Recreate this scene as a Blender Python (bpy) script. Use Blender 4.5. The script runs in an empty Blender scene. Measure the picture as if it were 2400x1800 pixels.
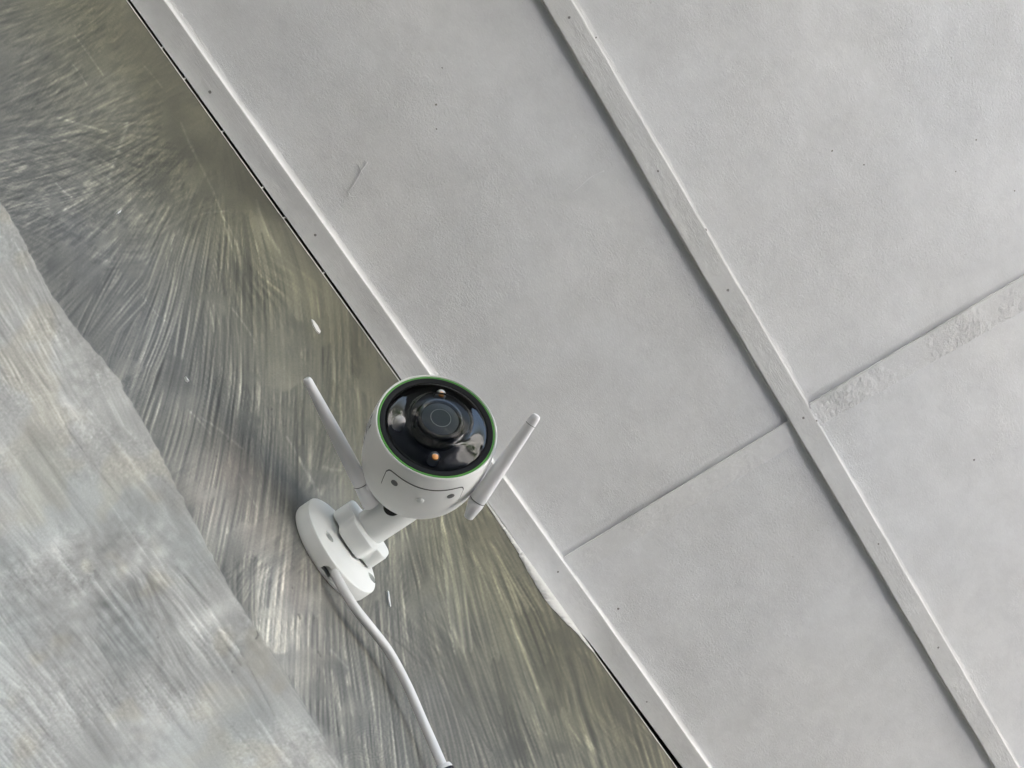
import bpy, bmesh, math, random
import numpy as np
from mathutils import Vector, Matrix, noise as mnoise

random.seed(7)
rng = np.random.default_rng(11)
SC = bpy.context.scene
DBG = False
COL = SC.collection

# ------------------------------------------------------------------ frame of the place
# world: X along the ceiling battens, Y away from the wall, Z up.  The lens is at LENS.
F = 1800.0                                   # focal length in photograph pixels (2400 wide)
LENS = np.array([0.0, 0.0, 1.45])
cC = np.array([-225.0, -331.0, 1800.0]); cC /= np.linalg.norm(cC)
cA = np.array([4543.0, 6700.0, 1800.0]); cA -= cA.dot(cC) * cC; cA /= np.linalg.norm(cA)
cB = np.cross(cC, cA)
M = np.array([-cA, -cB, cC])                 # rows: world X, Y, Z in lens axes (right, down, forward)
if np.linalg.det(M) < 0: raise RuntimeError('frame')
HC = 1.318                                   # ceiling above the lens
WY = -0.1555                                 # wall plane

def ray(px, py):
    return M @ np.array([px - 1200.0, py - 900.0, F]) / F
def at_depth(px, py, d): return LENS + ray(px, py) * d
def at_z(px, py, z):
    r = ray(px, py); return LENS + r * (z - LENS[2]) / r[2]
def at_y(px, py, y):
    r = ray(px, py); return LENS + r * (y - LENS[1]) / r[1]
def project(P):
    q = (np.asarray(P) - LENS) @ M            # world -> lens axes
    return np.stack([q[..., 0] / q[..., 2] * F + 1200, q[..., 1] / q[..., 2] * F + 900], -1)

# ------------------------------------------------------------------ camera
cam = bpy.data.cameras.new('camera')
cam.sensor_width = 36.0; cam.lens = 27.0; cam.clip_start = 0.01; cam.clip_end = 400
co = bpy.data.objects.new('camera', cam); COL.objects.link(co); SC.camera = co
mw = Matrix.Identity(4)
for i in range(3):
    mw[i][0] = M[i][0]; mw[i][1] = -M[i][1]; mw[i][2] = -M[i][2]; mw[i][3] = LENS[i]
co.matrix_world = mw

# ------------------------------------------------------------------ light
SUN_EL, SUN_AZ = math.radians(60), math.radians(158)     # azimuth measured from +Y towards +X
w = bpy.data.worlds.new('World'); SC.world = w; w.use_nodes = True
nt = w.node_tree; bg = nt.nodes['Background']
sky = nt.nodes.new('ShaderNodeTexSky'); sky.sky_type = 'NISHITA'; sky.sun_disc = False
sky.sun_elevation = SUN_EL; sky.sun_rotation = SUN_AZ
sky.air_density = 1.0; sky.dust_density = 6.0; sky.ozone_density = 1.0
nt.links.new(sky.outputs[0], bg.inputs[0]); bg.inputs[1].default_value = 0.135
sun = bpy.data.lights.new('sun', 'SUN'); sun.energy = 4.6; sun.angle = math.radians(.6); sun.color = (1, .96, .9)
so = bpy.data.objects.new('sun', sun); COL.objects.link(so)
sd = Vector((math.sin(SUN_AZ) * math.cos(SUN_EL), math.cos(SUN_AZ) * math.cos(SUN_EL), math.sin(SUN_EL)))
so.rotation_euler = sd.to_track_quat('Z', 'Y').to_euler(); so.location = (0, 6, 5)
SC.view_settings.view_transform = 'Standard'; SC.view_settings.look = 'None'
SC.view_settings.gamma = 1; SC.view_settings.exposure = 2.80
SC.view_settings.use_curve_mapping = False
SC.render.engine = 'CYCLES'
SC.cycles.use_denoising = True
SC.cycles.max_bounces = 8; SC.cycles.diffuse_bounces = 6; SC.cycles.transparent_max_bounces = 16
SC.cycles.caustics_reflective = False; SC.cycles.caustics_refractive = False

# ------------------------------------------------------------------ helpers
def link(name, me, mat=None, parent=None, smooth=True, label=None, cat=None, group=None, kind=None):
    o = bpy.data.objects.new(name, me); COL.objects.link(o)
    if mat is not None and me is not None: me.materials.append(mat)
    if me is not None and smooth:
        me.shade_smooth() if hasattr(me, 'shade_smooth') else None
    if parent: o.parent = parent
    if label: o['label'] = label
    if cat: o['category'] = cat
    if group: o['group'] = group
    if kind: o['kind'] = kind
    return o
def from_bm(bm, name):
    bmesh.ops.recalc_face_normals(bm, faces=bm.faces)
    me = bpy.data.meshes.new(name); bm.to_mesh(me); bm.free(); return me
def sharpen(me, deg=35):
    try: me.set_sharp_from_angle(angle=math.radians(deg))
    except Exception: pass
def frame(origin, z, x=None):
    z = Vector(z).normalized()
    x = Vector(x) if x is not None else Vector((0, 0, 1))
    x = (x - z * x.dot(z)).normalized(); y = z.cross(x)
    m = Matrix.Identity(4)
    for i in range(3): m[i][0] = x[i]; m[i][1] = y[i]; m[i][2] = z[i]; m[i][3] = origin[i]
    return m
def lathe(profile, seg=96, close=False):
    """profile: list of (radius, z); revolves about z"""
    bm = bmesh.new(); rings = []
    for r, z in profile:
        if r < 1e-6: rings.append([bm.verts.new((0, 0, z))])
        else: rings.append([bm.verts.new((r * math.cos(2 * math.pi * k / seg), r * math.sin(2 * math.pi * k / seg), z)) for k in range(seg)])
    for a, b in zip(rings[:-1], rings[1:]):
        for k in range(seg):
            k2 = (k + 1) % seg
            if len(a) == 1 and len(b) == 1: continue
            if len(a) == 1: bm.faces.new((a[0], b[k], b[k2]))
            elif len(b) == 1: bm.faces.new((a[k], b[0], a[k2]))
            else: bm.faces.new((a[k], b[k], b[k2], a[k2]))
    return bm
def lathe_obj(name, profile, mat, parent, m, seg=96, sharp=30, label=None):
    me = from_bm(lathe(profile, seg), name); me.transform(m)
    o = link(name, me, mat, parent, label=label); sharpen(me, sharp); return o
def tube(points, radii, seg=24, caps=True):
    bm = bmesh.new(); rings = []
    pts = [Vector(p) for p in points]; n = len(pts)
    up = Vector((0.3, 0.2, 1)); prev = None
    for i, p in enumerate(pts):
        t = (pts[min(i + 1, n - 1)] - pts[max(i - 1, 0)]).normalized()
        x = (prev - t * prev.dot(t)).normalized() if prev else t.orthogonal().normalized()
        prev = x; y = t.cross(x); r = radii[i] if hasattr(radii, '__len__') else radii
        rings.append([bm.verts.new(p + (x * math.cos(2 * math.pi * k / seg) + y * math.sin(2 * math.pi * k / seg)) * r) for k in range(seg)])
    for a, b in zip(rings[:-1], rings[1:]):
        for k in range(seg): bm.faces.new((a[k], a[(k + 1) % seg], b[(k + 1) % seg], b[k]))
    if caps: bm.faces.new(rings[0][::-1]); bm.faces.new(rings[-1])
    return bm
def smooth_path(pts, n=80):
    pts = [np.array(p, float) for p in pts]
    P = [2 * pts[0] - pts[1]] + pts + [2 * pts[-1] - pts[-2]]; out = []
    segs = len(pts) - 1; per = max(2, n // segs)
    for i in range(segs):
        p0, p1, p2, p3 = P[i:i + 4]
        for k in range(per):
            t = k / per
            out.append(.5 * ((2 * p1) + (-p0 + p2) * t + (2 * p0 - 5 * p1 + 4 * p2 - p3) * t * t + (-p0 + 3 * p1 - 3 * p2 + p3) * t ** 3))
    out.append(pts[-1]); return out
def cut(o, cutters):
    """boolean difference, baked into the mesh"""
    tmp = []
    for me in cutters:
        c = bpy.data.objects.new('cutter', me); COL.objects.link(c); tmp.append(c)
        md = o.modifiers.new('b', 'BOOLEAN'); md.operation = 'DIFFERENCE'; md.object = c; md.solver = 'EXACT'
    bpy.context.view_layer.update()
    dg = bpy.context.evaluated_depsgraph_get()
    me = bpy.data.meshes.new_from_object(o.evaluated_get(dg))
    o.modifiers.clear(); o.data = me
    for c in tmp: bpy.data.objects.remove(c)
    for p in me.polygons: p.use_smooth = True
    sharpen(me, 22)

# ------------------------------------------------------------------ materials
def mat(name, color=(.5, .5, .5), rough=.5, **k):
    m = bpy.data.materials.new(name); m.use_nodes = True
    b = m.node_tree.nodes['Principled BSDF']
    b.inputs['Base Color'].default_value = (*color, 1); b.inputs['Roughness'].default_value = rough
    for a, v in k.items(): b.inputs[a.replace('_', ' ')].default_value = v
    return m
class G:
    def __init__(s, m): s.t = m.node_tree; s.b = s.t.nodes['Principled BSDF']
    def n(s, typ, **k):
        nd = s.t.nodes.new('ShaderNode' + typ)
        for a, v in k.items():
            if a.startswith('i_'): nd.inputs[a[2:].replace('_', ' ')].default_value = v
            else: setattr(nd, a, v)
        return nd
    def l(s, a, b): s.t.links.new(a, b)
    def coord(s, scale=(1, 1, 1), rot=(0, 0, 0), src='Object'):
        c = s.n('TexCoord'); mp = s.n('Mapping'); mp.inputs['Scale'].default_value = scale; mp.inputs['Rotation'].default_value = rot
        s.l(c.outputs[src], mp.inputs[0]); return mp.outputs[0]
    def noise(s, vec, scale, detail=4, rough=.55, dist=0):
        n = s.n('TexNoise', i_Scale=scale, i_Detail=detail, i_Roughness=rough, i_Distortion=dist); s.l(vec, n.inputs['Vector']); return n.outputs['Fac']
    def ramp(s, fac, stops):
        r = s.n('ValToRGB'); e = r.color_ramp.elements
        while len(e) < len(stops): e.new(.5)
        for x, (p, c) in zip(e, stops): x.position = p; x.color = (*c, 1) if hasattr(c, '__len__') else (c, c, c, 1)
        s.l(fac, r.inputs[0]); return r.outputs[0]
    def math(s, op, a, b=None, clamp=False):
        n = s.n('Math', operation=op, use_clamp=clamp)
        for i, v in enumerate((a, b)):
            if v is None: continue
            if isinstance(v, (int, float)): n.inputs[i].default_value = v
            else: s.l(v, n.inputs[i])
        return n.outputs[0]
    def mix(s, fac, a, b, mode='MIX'):
        n = s.n('Mix', data_type='RGBA', blend_type=mode)
        for i, v in ((0, fac), (6, a), (7, b)):
            if isinstance(v, (int, float)): n.inputs[i].default_value = v
            elif isinstance(v, tuple): n.inputs[i].default_value = (*v, 1)
            else: s.l(v, n.inputs[i])
        return n.outputs[2]
    def bump(s, h, strength, dist, prev=None):
        n = s.n('Bump', i_Strength=strength, i_Distance=dist); s.l(h, n.inputs['Height'])
        if prev: s.l(prev, n.inputs['Normal'])
        return n.outputs[0]

def ceiling_paint(name, base, stretch=(1, 1, 1), bump=1.0, ang=0.0, speck=1.0, patch_scale=3.0, bigb=.18):
    m = mat(name, base, .62); g = G(m)
    v = g.coord(); vs = g.coord(stretch, (0, 0, ang))
    patch = g.ramp(g.noise(v, patch_scale, 4, .65), [(.46, 0.0), (.64, 1.0)])
    # roller stipple: short raised and sunk flecks, stronger in patches
    st = g.noise(vs, 330, 3, .62, .6); st2 = g.noise(vs, 130, 4, .7, .3)
    fleck = g.ramp(g.noise(vs, 190, 4, .75, .9), [(.33, 1.0), (.42, 0.0)])
    pm = g.math('ADD', g.math('MULTIPLY', patch, .85), .2)
    h = g.math('ADD', g.math('MULTIPLY', st, 0.6), g.math('MULTIPLY', st2, .8))
    h = g.math('SUBTRACT', h, g.math('MULTIPLY', fleck, .35))
    h = g.math('MULTIPLY', h, pm)
    big = g.noise(v, 9, 3, .5)
    n1 = g.bump(h, .85 * bump, .0023)
    n2 = g.bump(big, bigb, .006, n1)
    g.l(n2, g.b.inputs['Normal'])
    # faint darker specks in the sunk flecks and slow warm/cool drift of the coat
    dk = g.math('MULTIPLY', g.math('MULTIPLY', fleck, pm), .42 * speck)
    drift = g.ramp(g.noise(v, 2.3, 3, .5), [(.3, (1.0, .995, .985)), (.7, (.975, .985, 1.0))])
    cloud = g.ramp(g.noise(v, 9, 8, .75), [(.32, .87), (.62, 1.0)])
    c = g.mix(1.0, base, drift, 'MULTIPLY'); c = g.mix(1.0, c, cloud, 'MULTIPLY')
    c = g.mix(dk, c, (.25, .25, .25))
    g.l(c, g.b.inputs['Base Color']); return m
PANEL_MAT = ceiling_paint('ceiling_paint', (.75, .758, .785), (1.0, 2.0, 1), 1.0, 0.3)
BATTEN_MAT = ceiling_paint('batten_paint', (.665, .67, .685), (.35, 2.2, 1), .8, 0.0, .5, 8, .12)
CROSS_MAT = ceiling_paint('cross_batten_paint', (.745, .75, .77), (1.6, .8, 1), 1.0, 0.0, .4, 8)
ROUGH_MAT = ceiling_paint('rough_batten_paint', (.715, .72, .74), (1, 1, 1), 2.0, 0.0, .3, 7)
NAIL_MAT = mat('nail_hole', (.20, .20, .20), .8)
LAP_MAT = ceiling_paint('lapped_paint', (.62, .62, .61), (1, 1, 1), .6, 0, .3, 8, .0)
VOID_MAT = mat('attic_dark', (.012, .012, .012), .9)  # near-black colour stands in for the unlit attic

def plastic(name, c, rough=.42, grain=.25):
    m = mat(name, c, rough); g = G(m); v = g.coord()
    h = g.noise(v, 2600, 2, .6); g.l(g.bump(h, grain, .00012), g.b.inputs['Normal'])
    t = g.ramp(g.noise(v, 45, 4, .6), [(.3, tuple(x * .955 for x in c)), (.7, c)])
    g.l(t, g.b.inputs['Base Color'])
    r = g.ramp(g.noise(v, 120, 3, .6), [(.3, rough * .85), (.7, rough * 1.15)]); g.l(r, g.b.inputs['Roughness'])
    return m
WHITE = plastic('white_plastic', (.80, .80, .785))
WHITE2 = plastic('white_plastic_bracket', (.80, .81, .79), .5, .35)
ANT = plastic('antenna_plastic', (.80, .79, .80), .38)
GREEN = mat('green_ring', (.075, .27, .04), .45)
BEZEL = plastic('bezel_plastic', (.016, .016, .018), .5, .3)
BEZEL.node_tree.nodes['Principled BSDF'].inputs['Specular IOR Level'].default_value = .12
DISH = plastic('inner_dish', (.008, .009, .012), .45, .3)
DISH.node_tree.nodes['Principled BSDF'].inputs['Specular IOR Level'].default_value = .2
BLACK = mat('lens_black', (.004, .004, .005), .25)
GROOVE = mat('groove', (.10, .10, .095), .8)
HOLE_SHADE = mat('hole_shade', (.16, .16, .155), .8)
TEXTM = mat('print_grey', (.10, .10, .10), .55)
CABLE = plastic('cable_rubber', (.70, .70, .71), .38, .15)
METAL = mat('screw_metal', (.35, .27, .16), .3, Metallic=1.0)
DARK = mat('slot_shade', (.006, .005, .004), .7)
LEDM = mat('led_lens', (.55, .55, .56), .12, Coat_Weight=1.0)
IRM = mat('infrared_lens', (.05, .05, .055), .08, Coat_Weight=1.0)
LEDO = mat('led_phosphor', (.80, .36, .12), .4)
LENSG = mat('lens_reflect_grey', (.055, .066, .080), .3, Specular_IOR_Level=.12)  # grey-blue base colour stands in for what the lens glass mirrors
RINGG = mat('lens_ring', (.24, .26, .28), .3)
def glass(name, tint=.92, ior=1.5, gain=1.0):
    m = bpy.data.materials.new(name); m.use_nodes = True; t = m.node_tree; t.nodes.clear()
    o = t.nodes.new('ShaderNodeOutputMaterial'); mx = t.nodes.new('ShaderNodeMixShader')
    tr = t.nodes.new('ShaderNodeBsdfTransparent'); tr.inputs[0].default_value = (tint, tint, tint, 1)
    gl = t.nodes.new('ShaderNodeBsdfGlossy'); gl.inputs['Roughness'].default_value = .015
    fr = t.nodes.new('ShaderNodeFresnel'); fr.inputs[0].default_value = ior
    ad = t.nodes.new('ShaderNodeMath'); ad.operation = 'MULTIPLY_ADD'; ad.inputs[1].default_value = gain; ad.inputs[2].default_value = .0
    t.links.new(fr.outputs[0], ad.inputs[0]); t.links.new(ad.outputs[0], mx.inputs[0])
    t.links.new(tr.outputs[0], mx.inputs[1]); t.links.new(gl.outputs[0], mx.inputs[2]); t.links.new(mx.outputs[0], o.inputs[0])
    return m
GLASS = glass('dome_glass', .94, 1.5, 1.2); GLASS2 = glass('coated_glass', .95, 1.5, .35)

# ------------------------------------------------------------------ surroundings (open terrace side)
def sheet(name, x0, x1, y0, y1, z, m, **k):
    bm = bmesh.new(); bm.faces.new([bm.verts.new(p) for p in ((x0, y0, z), (x1, y0, z), (x1, y1, z), (x0, y1, z))])
    return link(name, from_bm(bm, name), m, None, smooth=False, **k)
gm = mat('ground_mat', (.20, .19, .17), .9); g = G(gm); v = g.coord()
g.l(g.ramp(g.noise(v, 1.5, 6, .6), [(.3, (.30, .30, .30)), (.7, (.42, .415, .41))]), g.b.inputs['Base Color'])
sheet('ground', -150, 150, -150, 150, -0.1, gm, kind='structure')
fm = mat('floor_mat', (.3, .3, .29), .5); g = G(fm); v = g.coord()
g.l(g.ramp(g.noise(v, 3, 6, .6), [(.3, (.05, .05, .05)), (.7, (.09, .088, .085))]), g.b.inputs['Base Color'])
bm = bmesh.new(); bmesh.ops.create_cube(bm, size=1); me = from_bm(bm, 'terrace_floor')
me.transform(Matrix.Translation((0, 1.0, -.048)) @ Matrix.Diagonal((17, 2.9, .1, 1)))
link('terrace_floor', me, fm, smooth=False, kind='structure')

gw = mat('bounce_wall_paint', (.62, .61, .58), .85); g = G(gw); v = g.coord()
g.l(g.ramp(g.noise(v, 2.2, 6, .65), [(.3, (.66, .66, .65)), (.7, (.78, .775, .765))]), g.b.inputs['Base Color'])
bm = bmesh.new(); bmesh.ops.create_cube(bm, size=1); me = from_bm(bm, 'bounce_wall'); me.transform(Matrix.Translation((0, 7.6, 1.15)) @ Matrix.Diagonal((40, .2, 2.5, 1)))  # unseen wall added to bounce sunlight onto ceiling and mount
gwo = link('bounce_wall', me, gw, smooth=False, label='unseen pale wall added opposite the terrace to bounce light onto the ceiling and bracket', cat='bounce wall')
lf = mat('leaf_green', (.06, .13, .02), .5)
bm = bmesh.new()
for k in range(16000):
    x = random.uniform(-9, 1.2) if k < 2600 else random.uniform(1.2, 8.5); hgt = .75 + (1.5 if x > 1.2 else 0) + .5 * mnoise.noise((x * .9, 0, 0)) + .25 * mnoise.noise((x * 3, 5, 0))  # tall deep stretch added to darken the dome's reflections; low part is plain foliage
    c = Vector((x, (6.6 + random.uniform(-.45, .45)) if x < 1.2 else random.uniform(3.7, 7.1), -.1 + hgt * random.random() ** .7)); a = random.uniform(0, 6.28); b_ = random.uniform(-1, 1)
    u = Vector((math.cos(a), math.sin(a), b_)).normalized() * .09; w_ = u.cross(Vector((random.random(), random.random(), 1))).normalized() * .045
    bm.faces.new([bm.verts.new(p) for p in (c - u, c - w_, c + u, c + w_)])
link('hedge', from_bm(bm, 'hedge'), lf, None, smooth=False, kind='stuff')

# ------------------------------------------------------------------ ceiling
ZC = LENS[2] + HC
ceil = link('ceiling', None, kind='structure')
ceil['label'] = 'white painted board ceiling with flat wooden battens over the joints'
T1, T2, TX, TR = .015, .0105, .0034, .0044

def L(p, q, y):                                        # x on the line p-q at y
    return p[0] + (q[0] - p[0]) * (y - p[1]) / (q[1] - p[1])
def board(name, left, right, zb, zt, m, n=90, wob=.0006, lo=-700, hi=2500, slope_r=0, seed=0, horizontal=False, edge_r=0.0012, wob_r=None, fil=True):
    """long flat board: left / right edges as photo lines back-projected on its underside at height zb"""
    wob_r = wob if wob_r is None else wob_r
    bm = bmesh.new(); rows = []
    for i in range(n + 1):
        t = lo + (hi - lo) * i / n
        if horizontal:
            a = at_z(t, left(t), zb); b = at_z(t, right(t), zb)
        else:
            a = at_z(left(t), t, zb); b = at_z(right(t), t, zb)
        d = (b - a); wd = np.linalg.norm(d); d /= wd
        a = a + d * wob * mnoise.noise((t * .013, seed, 0)) + d * wob * .6 * mnoise.noise((t * .05, seed, 4))
        b = b + d * wob_r * mnoise.noise((t * .013, seed + 9, 0)) + d * wob_r * .6 * mnoise.noise((t * .06, seed, 8))
        dz = .0008 * mnoise.noise((t * .003, seed, 2))
        e = edge_r
        ring = [a + [0, 0, zt - zb], a + [0, 0, e], a + d * e * .3 + [0, 0, e * .3], a + d * e + [0, 0, dz * .5], a + d * e * 2.5 + [0, 0, dz * .5], (a + b) / 2 + [0, 0, dz * .5 + slope_r * .5],
                b - d * e * 2.5 + [0, 0, dz * .5 + slope_r * .95], b - d * e + [0, 0, dz * .5 + slope_r], b - d * e * .3 + [0, 0, e * .3 + slope_r], b + [0, 0, e + slope_r]]
        h_ = zt - zb
        ring += [b + d * .0006 + [0, 0, h_ * .55], b + d * .0018 + [0, 0, h_ * .78], b + d * .004 + [0, 0, h_ * .90], b + d * .0075 + [0, 0, h_ * .965], b + d * .013 + [0, 0, h_ + .0004]] if fil else [b + [0, 0, zt - zb]]
        rows.append([bm.verts.new(p) for p in ring])
    for r1, r2 in zip(rows[:-1], rows[1:]):
        for k in range(len(r1) - 1): bm.faces.new((r1[k], r1[k + 1], r2[k + 1], r2[k]))
    for r in (rows[0], rows[-1]): bm.faces.new(r)
    bmesh.ops.recalc_face_normals(bm, faces=bm.faces)
    me = bpy.data.meshes.new(name); bm.to_mesh(me); bm.free()
    o = link(name, me, m, ceil); sharpen(me, 40); return o
# lines measured on the photograph
w_l = ((303.5, 0), (1593, 1800)); b1r = ((385, 0), (1663, 1800)); b2l = ((1272, 0), (2332, 1800)); b2r = ((1341, 0), (2389, 1800))
_c = [project(np.array([x_, WY, ZC - T1])) for x_ in (-.6, .25)]
def contact(y): return L(tuple(_c[0]), tuple(_c[1]), y)
def gapw(y): return (lambda w_: w_ + 2.5 if w_ > 0 else w_)(float(np.interp(y, [0, 300, 700, 850, 1000, 1150, 1260, 1300, 1460, 1500, 1600, 1800, 2500], [5, 6, 6.5, 4, 2.0, 1.0, .5, -1.5, -1.5, 3, 6.5, 11, 14])))
batten1 = board('batten', lambda y: contact(y) + gapw(y), lambda y: L(*b1r, y), ZC - T1, ZC, BATTEN_MAT, seed=1, wob=.0007)
batten2 = board('batten', lambda y: L(*b2l, y) - 3 * math.exp(-((y - 600) / 400) ** 2), lambda y: L(*b2r, y), ZC - T2, ZC, BATTEN_MAT, seed=2, wob=.0013)
# next parallel battens, farther out over the terrace
pitch = at_z(L(*b2l, 900), 900, ZC)[1] - at_z(L(*b1r, 900), 900, ZC)[1]
c1 = ((1317, 1309), (1851, 985)); c1b = ((1349, 1351), (1878, 1034)); c2 = ((1892, 950), (2400, 646)); c2b = ((1921, 1000), (2400, 730))
def lineY(p, x): return p[0][1] + (p[1][1] - p[0][1]) * (x - p[0][0]) / (p[1][0] - p[0][0])

def xlim(line, y):                                     # world Y of a batten line at photo row y
    return None
# cross battens: top edge square, bottom edge filled flush
def cross(name, top, bot, x0, x1, t, m, seed, slope, wr, er=.001):
    o = board(name, lambda x: lineY(top, x), lambda x: lineY(bot, x), ZC - t, ZC, m, n=120, wob=.0004, wob_r=wr, lo=x0, hi=x1, slope_r=slope, seed=seed, horizontal=True, edge_r=er, fil=False)
    return o
cross('cross_batten', c1, c1b, 1322, 1874, TX, CROSS_MAT, 5, TX - .0017, .0012)
cross('cross_batten', c2, c2b, 1899, 3400, TR, ROUGH_MAT, 6, .0016, .0026)

def panel(name, poly, z, m, nx=70, seed=0):
    """ceiling board: bilinear patch over four photo corners, slightly uneven underside"""
    P = [at_z(x, y, z) for x, y in poly]; bm = bmesh.new(); g_ = []
    for i in range(nx + 1):
        row = []
        for j in range(nx + 1):
            a, b = i / nx, j / nx
            p = P[0] * (1 - a) * (1 - b) + P[1] * a * (1 - b) + P[2] * a * b + P[3] * (1 - a) * b
            p = p + [0, 0, .0013 * mnoise.noise((p[0] * 5, p[1] * 5, seed)) + .0005 * mnoise.noise((p[0] * 16, p[1] * 16, seed))]
            row.append(bm.verts.new(p))
        g_.append(row)
    for i in range(nx):
        for j in range(nx): bm.faces.new((g_[i][j], g_[i + 1][j], g_[i + 1][j + 1], g_[i][j + 1]))
    for f in bm.faces: f.normal_update()
    ex = bmesh.ops.extrude_face_region(bm, geom=list(bm.faces))
    for v_ in [e for e in ex['geom'] if isinstance(e, bmesh.types.BMVert)]: v_.co.z += .008
    return link(name, from_bm(bm, name), m, ceil)
def X(line, y): return (L(*line, y), y)
m1 = lambda y: (L(*b1r, y) - 6, y)
def seam(y, k):                                        # mid-batten-2 column
    return ((L(*b2l, y) + L(*b2r, y)) / 2 + k, y)
far = lambda y: (L(*b2r, y) + 3300, y)
# split rows lie under the cross battens
panel('panel', [m1(-900), seam(-900, -2), (1876, 968.5), (1307, 1313)], ZC, PANEL_MAT, seed=1)
panel('panel', [(1310, 1330), (1872, 988), seam(2700, -2), m1(2700)], ZC, PANEL_MAT, seed=2)
panel('panel', [seam(-900, 2), (3500, -900), (3500, -14), (1868, 962.5)], ZC, PANEL_MAT, seed=3, nx=90)
panel('panel', [(1870, 978), (3502, 10), (4400, 2700), seam(2700, 2)], ZC, PANEL_MAT, seed=4, nx=90)
# roof slab over everything, so that light only enters from the open side
bm = bmesh.new(); bmesh.ops.create_cube(bm, size=1); me = from_bm(bm, 'roof_slab')
me.transform(Matrix.Translation((0, 0.75, ZC + .09)) @ Matrix.Diagonal((17, 2.6, .12, 1)))
link('roof_slab', me, VOID_MAT, smooth=False, kind='structure')
bm = bmesh.new(); bmesh.ops.create_cube(bm, size=1); me = from_bm(bm, 'outer_board')
yo0 = float(max(at_z(2600, -200, ZC)[1], at_z(2600, 500, ZC)[1]))

# ------------------------------------------------------------------ wall: brushed cement render, built as a finely gridded relief
STEP = 2.0; RX0, RY0 = -420, -460; RW, RH = 1180, 1340             # working raster over the wall (photo scale)
def blur(a, s):
    fy = np.fft.fftfreq(a.shape[0])[:, None]; fx = np.fft.rfftfreq(a.shape[1])[None]
    return np.fft.irfft2(np.fft.rfft2(a) * np.exp(-2 * (math.pi * s) ** 2 * (fx * fx + fy * fy)), s=a.shape)
def nz(s, seed):
    r = np.random.default_rng(seed); a = blur(r.standard_normal((RH, RW)), s); return (a - a.mean()) / a.std()
gx, gy = np.meshgrid(RX0 + STEP * np.arange(RW), RY0 + STEP * np.arange(RH))
D = [(60,60,1,.05),(60,150,.7,-1),(160,120,1,-.5),(100,250,1,-.35),(250,180,1,-.6),(200,330,1,-.15),(350,250,1,-.4),(30,400,1,-.1),
 (150,450,1,-.45),(80,560,1,-.55),(150,620,1,-.75),(250,560,1,-.9),(200,760,1,-1.3),(330,560,.7,-1),(300,800,.42,-1),(400,700,.15,-1),
 (460,850,.1,-1),(450,600,.02,-1),(550,700,0,-1),(650,560,-.5,-1),(650,800,-.05,-1),(400,1000,.33,-1),(450,1150,.25,-1),(550,1300,.17,-1),
 (620,1450,.08,-1),(700,1550,.03,-1),(800,1000,-.03,-1),(620,1000,.05,-1),(900,1300,-.05,-1),(950,1430,-.08,-1),(1100,1400,-.25,-1),
 (1180,1450,-.3,-1),(1250,1330,-.5,-1),(1300,1600,-.3,-1),(1120,1620,-.55,-1),(1000,1720,-.12,-1),(1450,1750,-.3,-1),(780,1700,-.02,-1),(750,1300,0,-1),
 (400,400,1,-.9),(500,500,.4,-1),(300,0,.6,-1),(-200,300,1,-.2),(1200,2000,-.3,-1),(900,2000,-.1,-1),(560,420,-.7,-1)]
def field(ctrl, s):
    num = np.zeros(gx.shape, complex); den = 0
    for x, y, dx, dy in ctrl:
        w_ = np.exp(-((gx - x) ** 2 + (gy - y) ** 2) / (2 * s * s)) + 1e-7 / (1 + ((gx - x) ** 2 + (gy - y) ** 2) / 1e4)
        num += w_ * np.exp(2j * math.atan2(dy, dx)); den = den + w_
    return np.angle(num) / 2
main = field(D, 95) + .02 * nz(28, 3) + .02 * nz(9, 4)
bandf = field([(200, 1000, .62, 1), (0, 700, .5, 1), (300, 1300, .75, 1), (600, 1600, .78, 1), (100, 1600, .8, 1), (-300, 1300, .9, 1), (500, 1450, .72, 1), (700, 1900, .75, 1)], 220) + .04 * nz(40, 5) + .02 * nz(10, 6)
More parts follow.
